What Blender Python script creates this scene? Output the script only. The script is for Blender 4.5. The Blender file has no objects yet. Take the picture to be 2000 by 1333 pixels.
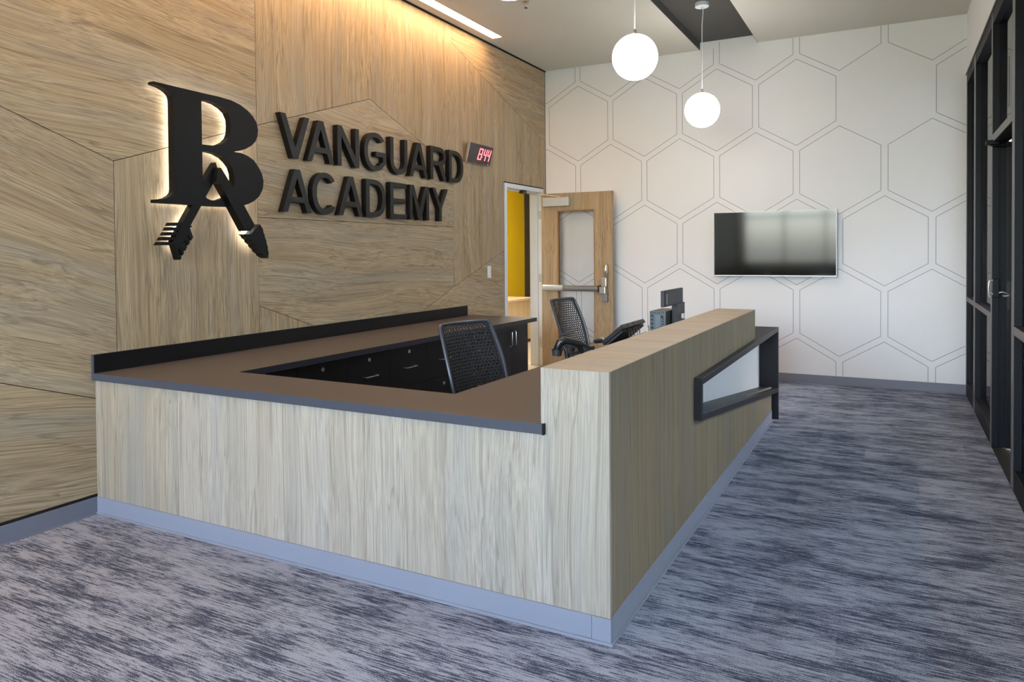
import bpy, bmesh, math, random
from mathutils import Matrix, Vector, Euler
random.seed(7)
PI = math.pi
S = bpy.context.scene
COL = S.collection

# ------------------------------------------------------------------ camera
cam_data = bpy.data.cameras.new('camera')
cam = bpy.data.objects.new('camera', cam_data); COL.objects.link(cam)
Rv = Vector((0.88461517, 0.46624464, -0.00848122))
Uv = Vector((-0.00139459, 0.02083252, 0.99978201))
Fv = Vector((-0.46631969, 0.8844105, -0.01907899))
M = Matrix((Rv, Uv, -Fv)).transposed().to_4x4()
M.translation = Vector((4.19926, -2.64780, 1.53344))
cam.matrix_world = M
cam_data.sensor_fit = 'HORIZONTAL'; cam_data.sensor_width = 36
cam_data.lens = 1419.54 / 2000 * 36
cam_data.shift_y = -0.07296
cam_data.clip_start = 0.05
S.camera = cam

# ------------------------------------------------------------------ view, world, lights
S.view_settings.view_transform = 'Standard'
S.view_settings.look = 'None'
S.view_settings.gamma = 1
S.view_settings.use_curve_mapping = False
S.view_settings.exposure = 0.0
S.cycles.use_denoising = True
S.cycles.max_bounces = 10
S.cycles.diffuse_bounces = 5
S.cycles.sample_clamp_indirect = 6

world = bpy.data.worlds.new('world'); S.world = world; world.use_nodes = True
wn = world.node_tree; wn.nodes.clear()
sky = wn.nodes.new('ShaderNodeTexSky'); sky.sky_type = 'NISHITA'; sky.sun_disc = False
sky.sun_elevation = math.radians(48); sky.sun_rotation = math.radians(60); sky.air_density = 1.0; sky.dust_density = 2.0
bg = wn.nodes.new('ShaderNodeBackground'); bg.inputs[1].default_value = 7.3
hsv = wn.nodes.new('ShaderNodeHueSaturation'); hsv.inputs['Saturation'].default_value = 0.8
wo = wn.nodes.new('ShaderNodeOutputWorld')
wn.links.new(sky.outputs[0], hsv.inputs['Color']); wn.links.new(hsv.outputs[0], bg.inputs[0]); wn.links.new(bg.outputs[0], wo.inputs[0])

RY = -7.5          # rear wall (behind the camera)
LX, RX, BY, CZ = 0.0, 4.86, 6.324, 3.983

def portal(loc, rot, sx, sy):
    l = bpy.data.lights.new('daylight_portal', 'AREA'); l.shape = 'RECTANGLE'; l.size = sx; l.size_y = sy
    l.cycles.is_portal = True
    o = bpy.data.objects.new('daylight_portal', l); COL.objects.link(o); o.location = loc; o.rotation_euler = rot
portal((2.43, RY - 0.05, 2.36), (-PI/2, PI, 0), 4.6, 2.5)
portal((RX + 0.13, -2.3, 1.7), (0, PI/2, 0), 3.3, 10.3)
portal((RX + 0.13, 4.6, 1.7), (0, PI/2, 0), 3.3, 3.4)

WARM = (1.0, 0.60, 0.30)
STRIP_E = 40.0
GLOBE_E = 23.0
HALO_E = 6.5

# ------------------------------------------------------------------ node helpers
def new_mat(name):
    m = bpy.data.materials.new(name); m.use_nodes = True
    nt = m.node_tree; b = nt.nodes['Principled BSDF']
    return m, nt, b
def srgb(r, g, b):
    f = lambda c: (c/255/12.92 if c/255 <= .04045 else ((c/255+.055)/1.055)**2.4)
    return (f(r), f(g), f(b), 1)
def plain(name, col, rough=.6, metal=0, spec=.5, noise=0.0, nscale=30, bump=0.0):
    m, nt, b = new_mat(name)
    b.inputs['Base Color'].default_value = col; b.inputs['Roughness'].default_value = rough
    b.inputs['Metallic'].default_value = metal; b.inputs['Specular IOR Level'].default_value = spec
    n = nt.nodes.new('ShaderNodeTexNoise'); n.inputs['Scale'].default_value = nscale; n.inputs['Detail'].default_value = 4
    tc = nt.nodes.new('ShaderNodeTexCoord'); nt.links.new(tc.outputs['Object'], n.inputs['Vector'])
    if noise > 0:
        mx = nt.nodes.new('ShaderNodeMix'); mx.data_type = 'RGBA'
        mx.inputs['A'].default_value = tuple(c*(1-noise) for c in col[:3]) + (1,)
        mx.inputs['B'].default_value = tuple(min(1, c*(1+noise)) for c in col[:3]) + (1,)
        nt.links.new(n.outputs['Fac'], mx.inputs['Factor']); nt.links.new(mx.outputs['Result'], b.inputs['Base Color'])
    if bump > 0:
        bp = nt.nodes.new('ShaderNodeBump'); bp.inputs['Strength'].default_value = bump; bp.inputs['Distance'].default_value = .002
        nt.links.new(n.outputs['Fac'], bp.inputs['Height']); nt.links.new(bp.outputs[0], b.inputs['Normal'])
    return m
def emit(name, col, e):
    m, nt, b = new_mat(name)
    b.inputs['Base Color'].default_value = (.8, .8, .8, 1)
    b.inputs['Emission Color'].default_value = col + (1,) if len(col) == 3 else col
    b.inputs['Emission Strength'].default_value = e
    return m
def glass(name, tint=(1, 1, 1, 1), ior=1.45):
    m = bpy.data.materials.new(name); m.use_nodes = True; nt = m.node_tree; nt.nodes.clear()
    tr = nt.nodes.new('ShaderNodeBsdfTransparent'); tr.inputs[0].default_value = tint
    gl = nt.nodes.new('ShaderNodeBsdfGlossy'); gl.inputs['Roughness'].default_value = .01
    fr = nt.nodes.new('ShaderNodeFresnel'); fr.inputs[0].default_value = ior
    mx = nt.nodes.new('ShaderNodeMixShader'); o = nt.nodes.new('ShaderNodeOutputMaterial')
    nt.links.new(fr.outputs[0], mx.inputs[0]); nt.links.new(tr.outputs[0], mx.inputs[1]); nt.links.new(gl.outputs[0], mx.inputs[2])
    nt.links.new(mx.outputs[0], o.inputs[0])
    return m

def wood(name, rot=(0, 0, 0), base=(168, 144, 112), dark=(118, 98, 74), light=(194, 176, 148), shift=(0, 0, 0), grey=0.35, rough=.5, wavy=1.0, figure=1.0):
    """laminate with fine streaks; grain runs along local Z after 'rot'"""
    m, nt, b = new_mat(name); N = nt.nodes.new; L = nt.links.new
    tc = N('ShaderNodeTexCoord')
    m1 = N('ShaderNodeMapping'); m1.inputs['Rotation'].default_value = rot; m1.inputs['Location'].default_value = shift
    L(tc.outputs['Object'], m1.inputs['Vector'])
    # slow sideways drift of the grain
    ms = N('ShaderNodeMapping'); ms.inputs['Scale'].default_value = (2.2, 2.2, .9); L(m1.outputs[0], ms.inputs['Vector'])
    nd = N('ShaderNodeTexNoise'); nd.inputs['Scale'].default_value = 1; nd.inputs['Detail'].default_value = .6; L(ms.outputs[0], nd.inputs['Vector'])
    sub = N('ShaderNodeVectorMath'); sub.operation = 'SUBTRACT'; sub.inputs[1].default_value = (.5, .5, .5); L(nd.outputs['Color'], sub.inputs[0])
    sc = N('ShaderNodeVectorMath'); sc.operation = 'MULTIPLY'; sc.inputs[1].default_value = (.11*wavy, .11*wavy, 0); L(sub.outputs[0], sc.inputs[0])
    ad = N('ShaderNodeVectorMath'); ad.operation = 'ADD'; L(m1.outputs[0], ad.inputs[0]); L(sc.outputs[0], ad.inputs[1])
    def nz(s, det, rgh=.55, dist=0):
        mm = N('ShaderNodeMapping'); mm.inputs['Scale'].default_value = s; L(ad.outputs[0], mm.inputs['Vector'])
        n = N('ShaderNodeTexNoise'); n.inputs['Scale'].default_value = 1; n.inputs['Detail'].default_value = det
        n.inputs['Roughness'].default_value = rgh; n.inputs['Distortion'].default_value = dist; L(mm.outputs[0], n.inputs['Vector']); return n
    nb = nz((9, 9, .35), 3); nf = nz((170, 170, .5), 3, .6); npore = nz((420, 420, 9), 2); nc = nz((17, 17, .45), 2, .5, .5)
    # broad tone
    r1 = N('ShaderNodeValToRGB'); r1.color_ramp.elements[0].position = .3; r1.color_ramp.elements[1].position = .7
    r1.color_ramp.elements[0].color = srgb(*base); r1.color_ramp.elements[1].color = srgb(*light)
    L(nb.outputs['Fac'], r1.inputs[0])
    # fine streaks
    r2 = N('ShaderNodeValToRGB'); r2.color_ramp.elements[0].position = .33; r2.color_ramp.elements[1].position = .6
    r2.color_ramp.elements[0].color = (.72*figure, .72*figure, .72*figure, 1); r2.color_ramp.elements[1].color = (0, 0, 0, 1)
    L(nf.outputs['Fac'], r2.inputs[0])
    mx = N('ShaderNodeMix'); mx.data_type = 'RGBA'; L(r2.outputs[0], mx.inputs['Factor']); L(r1.outputs[0], mx.inputs['A']); mx.inputs['B'].default_value = srgb(*dark)
    # dark cathedral lines
    r3 = N('ShaderNodeValToRGB'); e = r3.color_ramp.elements
    e[0].position = .455; e[0].color = (0, 0, 0, 1); e[1].position = .49; e[1].color = (.55*figure,)*3 + (1,)
    e2 = e.new(.5); e2.color = (0, 0, 0, 1)
    L(nc.outputs['Fac'], r3.inputs[0])
    mx2 = N('ShaderNodeMix'); mx2.data_type = 'RGBA'; L(r3.outputs[0], mx2.inputs['Factor']); L(mx.outputs['Result'], mx2.inputs['A']); mx2.inputs['B'].default_value = srgb(*[int(c*.82) for c in dark])
    # grey bands
    ng = nz((5, 5, .25), 2); r4 = N('ShaderNodeValToRGB'); r4.color_ramp.elements[0].position = .45; r4.color_ramp.elements[1].position = .7
    r4.color_ramp.elements[1].color = (grey,)*3 + (1,); r4.color_ramp.elements[0].color = (0, 0, 0, 1); L(ng.outputs['Fac'], r4.inputs[0])
    g = sum(base)/3
    mx3 = N('ShaderNodeMix'); mx3.data_type = 'RGBA'; L(r4.outputs[0], mx3.inputs['Factor']); L(mx2.outputs['Result'], mx3.inputs['A']); mx3.inputs['B'].default_value = srgb(g*.95, g*.95, g*.93)
    # pores
    mp = N('ShaderNodeMath'); mp.operation = 'MULTIPLY_ADD'; mp.inputs[1].default_value = .5; mp.inputs[2].default_value = .75; L(npore.outputs['Fac'], mp.inputs[0])
    mul = N('ShaderNodeVectorMath'); mul.operation = 'SCALE'; L(mx3.outputs['Result'], mul.inputs[0]); L(mp.outputs[0], mul.inputs['Scale'])
    L(mul.outputs[0], b.inputs['Base Color'])
    b.inputs['Roughness'].default_value = rough; b.inputs['Specular IOR Level'].default_value = .35
    bp = N('ShaderNodeBump'); bp.inputs['Strength'].default_value = .15; bp.inputs['Distance'].default_value = .001
    L(nf.outputs['Fac'], bp.inputs['Height']); L(bp.outputs[0], b.inputs['Normal'])
    return m

def carpet():
    m, nt, b = new_mat('carpet'); N = nt.nodes.new; L = nt.links.new
    tc = N('ShaderNodeTexCoord'); oi = N('ShaderNodeObjectInfo')
    sc = N('ShaderNodeVectorMath'); sc.operation = 'SCALE'; sc.inputs[0].default_value = (37.1, 23.7, 0); L(oi.outputs['Random'], sc.inputs['Scale'])
    ad = N('ShaderNodeVectorMath'); ad.operation = 'ADD'; L(tc.outputs['Object'], ad.inputs[0]); L(sc.outputs[0], ad.inputs[1])
    def nz(src, s, det, rgh=.6):
        mm = N('ShaderNodeMapping'); mm.inputs['Scale'].default_value = s; L(src, mm.inputs['Vector'])
        n = N('ShaderNodeTexNoise'); n.inputs['Scale'].default_value = 1; n.inputs['Detail'].default_value = det
        n.inputs['Roughness'].default_value = rgh; L(mm.outputs[0], n.inputs['Vector']); return n.outputs['Fac']
    a = nz(tc.outputs['Object'], (13, 190, 1), 5, .78)       # streaks
    p = nz(tc.outputs['Object'], (2.8, 11, 1), 5, .7)          # patches
    w = nz(tc.outputs['Object'], (1.1, 2.2, 1), 2)   # patches running across tiles
    g = nz(tc.outputs['Object'], (260, 260, 1), 2, .8)   # loops
    def mad(x, k, c):
        q = N('ShaderNodeMath'); q.operation = 'MULTIPLY_ADD'; L(x, q.inputs[0]); q.inputs[1].default_value = k
        if isinstance(c, float): q.inputs[2].default_value = c
        else: L(c, q.inputs[2])
        return q.outputs[0]
    pt = nz(ad.outputs[0], (1.2, 2.5, 1), 1)
    a2 = nz(tc.outputs['Object'], (4.5, 110, 1), 3, .6)
    t = mad(a2, .8, mad(a, 1.1, mad(p, .8, mad(w, .3, mad(g, .7, mad(pt, .22, -1.445))))))
    r = N('ShaderNodeValToRGB'); e = r.color_ramp.elements
    e[0].position = .45; e[0].color = srgb(64, 70, 86); e[1].position = .55; e[1].color = srgb(152, 157, 171)
    e2 = e.new(.50); e2.color = srgb(98, 104, 122)
    L(t, r.inputs[0])
    mul = N('ShaderNodeMath'); mul.operation = 'MULTIPLY_ADD'; L(g, mul.inputs[0]); mul.inputs[1].default_value = 1.0; mul.inputs[2].default_value = .5
    vm = N('ShaderNodeVectorMath'); vm.operation = 'SCALE'; L(r.outputs[0], vm.inputs[0]); L(mul.outputs[0], vm.inputs['Scale'])
    L(vm.outputs[0], b.inputs['Base Color'])
    b.inputs['Roughness'].default_value = .95; b.inputs['Specular IOR Level'].default_value = .1
    bp = N('ShaderNodeBump'); bp.inputs['Strength'].default_value = .6; bp.inputs['Distance'].default_value = .003
    L(g, bp.inputs['Height']); L(bp.outputs[0], b.inputs['Normal'])
    return m

# ------------------------------------------------------------------ materials
MT = {}
MT['white_wall'] = plain('white_wall_paint', srgb(226, 226, 228), .75, noise=.02, nscale=3)
MT['soffit'] = plain('ceiling_paint', srgb(206, 203, 192), .85, noise=.02, nscale=2)
MT['charcoal_paint'] = plain('charcoal_paint', srgb(72, 70, 68), .7)
MT['black'] = plain('black_laminate', srgb(11, 11, 13), .42, spec=.25)
MT['joint'] = plain('dark_joint', srgb(26, 22, 20), .8)
MT['worktop'] = plain('worktop_laminate', srgb(74, 68, 66), .45, spec=.4, noise=.08, nscale=60, bump=.05)
MT['edge'] = plain('edge_band', srgb(64, 68, 80), .4)  # black edge; blue-grey of reflected daylight is put into the colour
MT['frame'] = plain('dark_shelf_laminate', srgb(36, 36, 42), .42, spec=.35, noise=.08, nscale=60)
MT['base'] = plain('rubber_base', srgb(134, 140, 154), .55)
MT['base_dark'] = plain('rubber_base_wall', srgb(116, 119, 132), .55)
MT['steel'] = plain('brushed_steel', srgb(196, 194, 190), .3, metal=1, noise=.05, nscale=80)
MT['satin'] = plain('satin_aluminium', srgb(186, 188, 190), .42, metal=.6)
MT['grey_bar'] = plain('grey_push_bar', srgb(128, 128, 132), .4, metal=.5)
MT['anod'] = plain('dark_anodised_aluminium', srgb(15, 17, 23), .5, spec=.18)
MT['anod_face'] = plain('aluminium_reveal', srgb(104, 104, 108), .4, metal=.3)
MT['white_metal'] = plain('white_painted_steel', srgb(222, 226, 232), .4)
MT['panel_white'] = plain('pale_back_panel', srgb(218, 219, 220), .4)
MT['plastic'] = plain('black_plastic', srgb(20, 21, 25), .3)
MT['plastic_soft'] = plain('soft_black_plastic', srgb(42, 44, 54), .45)
MT['pc'] = plain('computer_casing', srgb(48, 50, 50), .4)
MT['pc_rear'] = plain('computer_rear', srgb(92, 108, 122), .45, noise=.5, nscale=160)
MT['mon'] = plain('monitor_casing', srgb(50, 53, 60), .5)
MT['mesh'] = plain('chair_mesh', srgb(32, 33, 39), .45)
MT['chair_rim'] = plain('chair_rim', srgb(52, 55, 68), .35)
MT['sign'] = plain('black_sign_enamel', srgb(7, 7, 7), .5, spec=.2)
MT['letter'] = plain('charcoal_letter', srgb(16, 15, 15), .45, spec=.3)
MT['screen'] = plain('tv_screen', srgb(8, 8, 9), .07, spec=.35)
MT['led'] = emit('red_led', (1.0, .03, .06), 3.2)
MT['globe'] = emit('opal_globe', (1.0, .96, .91), GLOBE_E)
MT['strip'] = emit('warm_strip_light', WARM, STRIP_E)
MT['halo'] = emit('halo_led', (1.0, .96, .90), HALO_E)
MT['added_panel'] = emit('added_panel_light', (1.0, .97, .92), 52)  # glow for the panel added in the hallway
MT['glass'] = glass('clear_glass')
MT['glass_far'] = glass('clear_glass_far', (1, 1, 1, 1), 1.45)
MT['glass_side'] = glass('side_glass', (.75, .8, .82, 1))
MT['yellow'] = plain('yellow_paint', srgb(218, 182, 0), .6)
MT['dark_brown'] = plain('dark_brown_paint', srgb(70, 60, 48), .7)
MT['maple'] = wood('maple_laminate', (0, 0, 0), (206, 182, 146), (188, 162, 126), (216, 196, 164), grey=.0, figure=.3)
MT['tile_floor'] = plain('beige_floor', srgb(176, 160, 138), .5, noise=.2, nscale=12)
MT['paper'] = plain('white_label', srgb(225, 225, 225), .6)
MT['lawn'] = plain('lawn', srgb(96, 118, 62), .9, noise=.3, nscale=.6)
MT['concrete'] = plain('exterior_concrete', srgb(150, 146, 138), .9, noise=.1, nscale=2)
MT['carpet'] = carpet()
WV = wood('elm_vertical', (0, 0, 0), grey=.45)
WDESK = wood('elm_desk', (0, 0, 0), base=(158, 146, 127), dark=(120, 110, 95), light=(178, 169, 152), figure=.85, grey=.7, shift=(3.1, 1.7, .4), wavy=.8)
WDESK2 = wood('elm_desk_end', (0, 0, 0), base=(166, 156, 140), dark=(128, 119, 106), light=(186, 179, 166), figure=.85, grey=.6, shift=(7.4, 2.9, 1.4), wavy=.8)
WSIDE = wood('elm_desk_side', (0, 0, 0), base=(138, 122, 96), dark=(104, 90, 70), light=(154, 138, 110), grey=.4, shift=(1.3, 4.2, 2.2), wavy=.4)
WTOP = wood('elm_ledge_top', (0, PI/2, 0), base=(166, 150, 128), dark=(142, 126, 104), light=(182, 168, 146), grey=.2, shift=(.4, .9, .2), figure=.5)
WDOOR = wood('oak_door', (0, 0, 0), base=(162, 138, 108), dark=(130, 108, 80), light=(180, 158, 128), grey=.25, shift=(9, 3, 1))
def wall_wood(name, ang, k):
    return wood(name, (PI/2 - math.radians(ang), 0, 0), base=(168, 144, 112), dark=(114, 96, 72), light=(190, 168, 136), grey=.35, shift=(0, k*3.7, k*1.3), wavy=1.3)

# ------------------------------------------------------------------ object helpers
def wloc(o):
    v = Vector((0, 0, 0))
    while o is not None:
        v += o.location if o.type == 'EMPTY' else Vector((0, 0, 0)); o = o.parent
    return v
def tag(o, label=None, cat=None, group=None, kind=None):
    if label: o['label'] = label
    if cat: o['category'] = cat
    if group: o['group'] = group
    if kind: o['kind'] = kind
    return o
def empty(name, loc=(0, 0, 0), rz=0, parent=None, **k):
    o = bpy.data.objects.new(name, None); COL.objects.link(o); o.location = loc; o.rotation_euler = (0, 0, rz)
    o.empty_display_size = .1
    if parent: o.parent = parent
    return tag(o, **k)
LOCAL = False
def link(name, bm, mat, parent=None, smooth=False, **k):
    me = bpy.data.meshes.new(name); bmesh.ops.recalc_face_normals(bm, faces=bm.faces); bm.to_mesh(me); bm.free()
    for m in (mat if isinstance(mat, (list, tuple)) else [mat]): me.materials.append(m)
    if smooth:
        for p in me.polygons: p.use_smooth = True
        try: me.set_sharp_from_angle(angle=math.radians(38))
        except Exception: pass
    o = bpy.data.objects.new(name, me); COL.objects.link(o)
    if parent:
        o.parent = parent
        if not LOCAL and parent.type == 'EMPTY': o.matrix_parent_inverse = Matrix.Translation(-wloc(parent))
    return tag(o, **k)
def add_box(bm, lo, hi, bevel=0, mi=0):
    r = bmesh.ops.create_cube(bm, size=1)
    c = [(lo[i]+hi[i])/2 for i in range(3)]; s = [abs(hi[i]-lo[i]) for i in range(3)]
    for v in r['verts']: v.co = Vector((c[0]+v.co.x*s[0], c[1]+v.co.y*s[1], c[2]+v.co.z*s[2]))
    fs = set(f for v in r['verts'] for f in v.link_faces)
    for f in fs: f.material_index = mi
    if bevel:
        es = list(set(e for v in r['verts'] for e in v.link_edges))
        bmesh.ops.bevel(bm, geom=es, offset=min(bevel, min(s)*.45), segments=2, affect='EDGES', profile=.6)
    return r['verts']
def box(name, lo, hi, mat, parent=None, bevel=.0015, **k):
    bm = bmesh.new(); add_box(bm, lo, hi, bevel); return link(name, bm, mat, parent, **k)
def add_tube(bm, pts, rad, n=10, caps=True):
    pts = [Vector(p) for p in pts]; rads = rad if isinstance(rad, (list, tuple)) else [rad]*len(pts)
    rings = []; prev = None
    for i, p in enumerate(pts):
        t = (pts[min(i+1, len(pts)-1)] - pts[max(i-1, 0)]).normalized()
        if prev is None:
            a = Vector((0, 0, 1)) if abs(t.z) < .9 else Vector((1, 0, 0)); x = t.cross(a).normalized()
        else: x = (prev - t*prev.dot(t)).normalized()
        y = t.cross(x); prev = x
        rings.append([bm.verts.new(p + (x*math.cos(2*PI*j/n) + y*math.sin(2*PI*j/n))*rads[i]) for j in range(n)])
    for a, b_ in zip(rings, rings[1:]):
        for j in range(n): bm.faces.new((a[j], a[(j+1) % n], b_[(j+1) % n], b_[j]))
    if caps: bm.faces.new(rings[0]); bm.faces.new(rings[-1])
def tube(name, pts, rad, mat, parent=None, n=10, **k):
    bm = bmesh.new(); add_tube(bm, pts, rad, n); return link(name, bm, mat, parent, smooth=True, **k)
def add_lathe(bm, prof, c, n=32, axis='z'):
    rings = []
    for r, h in prof:
        ring = []
        for j in range(n):
            a = 2*PI*j/n; u, v = r*math.cos(a), r*math.sin(a)
            p = (u, v, h) if axis == 'z' else ((h, u, v) if axis == 'x' else (u, h, v))
            ring.append(bm.verts.new(Vector(c)+Vector(p)))
        rings.append(ring)
    for a, b_ in zip(rings, rings[1:]):
        for j in range(n): bm.faces.new((a[j], a[(j+1) % n], b_[(j+1) % n], b_[j]))
    bm.faces.new(rings[0]); bm.faces.new(rings[-1])
def lathe(name, prof, c, mat, parent=None, n=32, axis='z', **k):
    bm = bmesh.new(); add_lathe(bm, prof, c, n, axis); return link(name, bm, mat, parent, smooth=True, **k)
def prism_mesh(loops, a, b, axis, bevel=0):
    """fill 2-D loops (even-odd holes) and extrude along axis from a to b; 2-D coords: x->(y,z) y->(x,z) z->(x,y)"""
    cu = bpy.data.curves.new('outline', 'CURVE'); cu.dimensions = '2D'; cu.fill_mode = 'BOTH'
    cu.extrude = abs(b-a)/2 - bevel; cu.bevel_depth = bevel; cu.bevel_resolution = 0; cu.offset = -bevel
    for lp in loops:
        sp = cu.splines.new('POLY'); sp.points.add(len(lp)-1)
        for i, p in enumerate(lp): sp.points[i].co = (p[0], p[1], 0, 1)
        sp.use_cyclic_u = True
    to = bpy.data.objects.new('outline', cu); COL.objects.link(to)
    dg = bpy.context.evaluated_depsgraph_get(); me = bpy.data.meshes.new_from_object(to.evaluated_get(dg))
    bpy.data.objects.remove(to); bpy.data.curves.remove(cu)
    c = (a+b)/2
    for v in me.vertices:
        p, q, r = v.co
        v.co = (c+r, p, q) if axis == 'x' else ((p, c+r, q) if axis == 'y' else (p, q, c+r))
    bm = bmesh.new(); bm.from_mesh(me); bpy.data.meshes.remove(me)
    bmesh.ops.remove_doubles(bm, verts=bm.verts, dist=1e-5)
    for f in bm.faces: f.material_index = 0; f.smooth = False
    return bm
def prism(name, loops, a, b, axis, mat, parent=None, bevel=0, **k):
    if loops and not isinstance(loops[0][0], (tuple, list)): loops = [loops]
    return link(name, prism_mesh(loops, a, b, axis, bevel), mat, parent, **k)

# ================================================================== STRUCTURE
# floor: sub-floor slab and carpet tiles
flo = box('floor', (-.2, RY-.2, -.12), (RX+.2, BY+.15, -.006), MT['joint'], bevel=0, kind='structure')
TX, TY = 1.0, .5
row = 0; y = RY
tile_meshes = {}
while y < BY:
    y1 = min(y+TY, BY); x = -(row % 3)*TX/3
    while x < RX:
        xa, xb = max(x, 0), min(x+TX, RX)
        if xb - xa > .02:
            key = (round(xb-xa, 3), round(y1-y, 3))
            bm = bmesh.new(); add_box(bm, (xa+.0004, y+.0004, -.006), (xb-.0004, y1-.0004, 0))
            link('carpet_tile', bm, MT['carpet'], flo)
        x += TX
    y += TY; row += 1

# left wall
wl = box('wall_left', (-.18, RY, -.0), (-.014, 5.125, 4.2), MT['joint'], bevel=0, kind='structure')
box('wall_header', (-.18, 5.125, 2.395), (-.014, 6.245, 4.2), MT['joint'], wl, bevel=0)
box('wall_return', (-.18, 6.245, 0), (-.014, BY, 4.2), MT['joint'], wl, bevel=0)
G = .0022
def inset_poly(P, g):
    n = len(P); out = []
    A = sum(P[i][0]*P[(i+1) % n][1]-P[(i+1) % n][0]*P[i][1] for i in range(n))
    s = 1 if A > 0 else -1
    for i in range(n):
        p0, p1, p2 = Vector(P[i-1]), Vector(P[i]), Vector(P[(i+1) % n])
        d1 = (p1-p0).normalized(); d2 = (p2-p1).normalized()
        n1 = Vector((-d1.y, d1.x))*s*g; n2 = Vector((-d2.y, d2.x))*s*g
        den = d1.x*d2.y-d1.y*d2.x
        if abs(den) < 1e-6: out.append(tuple(p1+n1)); continue
        q = (p1+n2)-(p1+n1); t = (q.x*d2.y-q.y*d2.x)/den
        out.append(tuple(p1+n1+d1*t))
    return out
ZT, ZB = 3.968, .118
panels = [
    ([(-2.6, 1.575), (.14, .64), (.14, 2.11), (-1.2, 2.59), (-2.6, 2.11)], -19),
    ([(-2.6, ZB), (.14, ZB), (.14, .64), (-2.6, 1.575)], -7),
    ([(.14, 2.11), (1.265, 2.495), (1.265, ZT), (-2.6, ZT), (-2.6, 2.11), (-1.2, 2.59)], -5),
    ([(.14, ZB), (1.265, ZB), (1.265, 2.495), (.14, 2.11)], 90),
    ([(1.265, 2.495), (2.588, 2.93), (3.975, 2.44), (3.975, 1.17), (5.12, 1.56), (5.12, 2.397), (6.245, 2.397), (6.245, ZB), (6.312, ZB), (6.312, 3.01), (3.975, 3.785), (3.975, ZT), (1.265, ZT)], 90),
    ([(3.975, 3.785), (6.312, 3.01), (6.312, ZT), (3.975, ZT)], -3),
    ([(1.265, 1.812), (3.975, 1.812), (3.975, 2.44), (2.588, 2.93), (1.265, 2.495)], -5),
    ([(1.265, 1.151), (2.62, .67), (3.975, 1.17), (3.975, 1.812), (1.265, 1.812)], -2),
    ([(1.265, ZB), (2.62, ZB), (2.62, .67), (1.265, 1.151)], 90),
    ([(2.62, ZB), (5.12, ZB), (5.12, 1.56), (3.975, 1.17), (2.62, .67)], -6),
    ([(-5.3, ZB), (-2.6, ZB), (-2.6, ZT), (-5.3, ZT)], 90),
    ([(RY, ZB), (-5.3, ZB), (-5.3, ZT), (RY, ZT)], -8),
]
for i, (P, ang) in enumerate(panels):
    prism('wood_panel', inset_poly(P, G), -.013, 0, 'x', wall_wood('elm_wall_%d' % i, ang, i), wl)
box('base_reveal', (-.014, RY, .1), (-.008, 5.12, .118), MT['joint'], wl, bevel=0)
bl = box('baseboard_left', (-.014, RY, 0), (.004, -.001, .1), MT['base_dark'], bevel=.002, kind='structure')
box('base_toe', (.004, RY, 0), (.012, -.001, .008), MT['base_dark'], bl, bevel=.002)

# back wall with hexagon outlines
wb = box('wall_back', (-.0, BY, 0), (RX+.104, BY+.15, 4.2), MT['white_wall'], bevel=0, kind='structure')
box('corner_trim', (-.014, BY-.012, ZB), (.0, BY, 3.983), MT['joint'], wl, bevel=0)
bb = box('baseboard_back', (.0, BY-.012, 0), (RX, BY, .1), MT['base_dark'], bevel=.002, kind='structure')
MT['hexline'] = plain('hexagon_line', srgb(96, 98, 104), .6)
def clip_seg(a, b, x0, x1, z0, z1):
    t0, t1 = 0.0, 1.0; dx, dz = b[0]-a[0], b[1]-a[1]
    for p, q in ((-dx, a[0]-x0), (dx, x1-a[0]), (-dz, a[1]-z0), (dz, z1-a[1])):
        if abs(p) < 1e-9:
            if q < 0: return None
        else:
            t = q/p
            if p < 0: t0 = max(t0, t)
            else: t1 = min(t1, t)
    if t1 - t0 < 1e-3: return None
    return (a[0]+dx*t0, a[1]+dz*t0), (a[0]+dx*t1, a[1]+dz*t1)
HW, HH, HE = .417, .496, .249
rows = [(4.04, 0), (3.236, 1), (2.431, 0), (1.626, 1), (.821, 0), (.016, 1)]
for cz, odd in rows:
    for k in range(-1, 7):
        cx = (.476 if odd else .022) + .905*k
        if odd and cz > 3 and k == 4: continue      # this one is missing on the wall
        vs = [(cx, cz+HH), (cx+HW, cz+HE), (cx+HW, cz-HE), (cx, cz-HH), (cx-HW, cz-HE), (cx-HW, cz+HE)]
        bm = bmesh.new(); cnt = 0
        for i in range(6):
            s = clip_seg(vs[i], vs[(i+1) % 6], .004, RX-.004, .101, 4.06 if 2.09 < cx < 2.75 else 3.98)
            if not s: continue
            a, b_ = Vector((s[0][0], 0, s[0][1])), Vector((s[1][0], 0, s[1][1]))
            d = (b_-a).normalized(); n_ = Vector((d.z, 0, -d.x))*.0022
            q = []
            for yy in (BY-.0012, BY):
                for pt, sg in ((a, 1), (b_, 1), (b_, -1), (a, -1)):
                    q.append(bm.verts.new((pt.x+n_.x*sg, yy, pt.z+n_.z*sg)))
            for f in ((0, 1, 2, 3), (7, 6, 5, 4), (0, 4, 5, 1), (1, 5, 6, 2), (2, 6, 7, 3), (3, 7, 4, 0)): bm.faces.new([q[j] for j in f])
            cnt += 1
        if cnt: link('hexagon_outline', bm, MT['hexline'], wb)
        else: bm.free()

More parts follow.
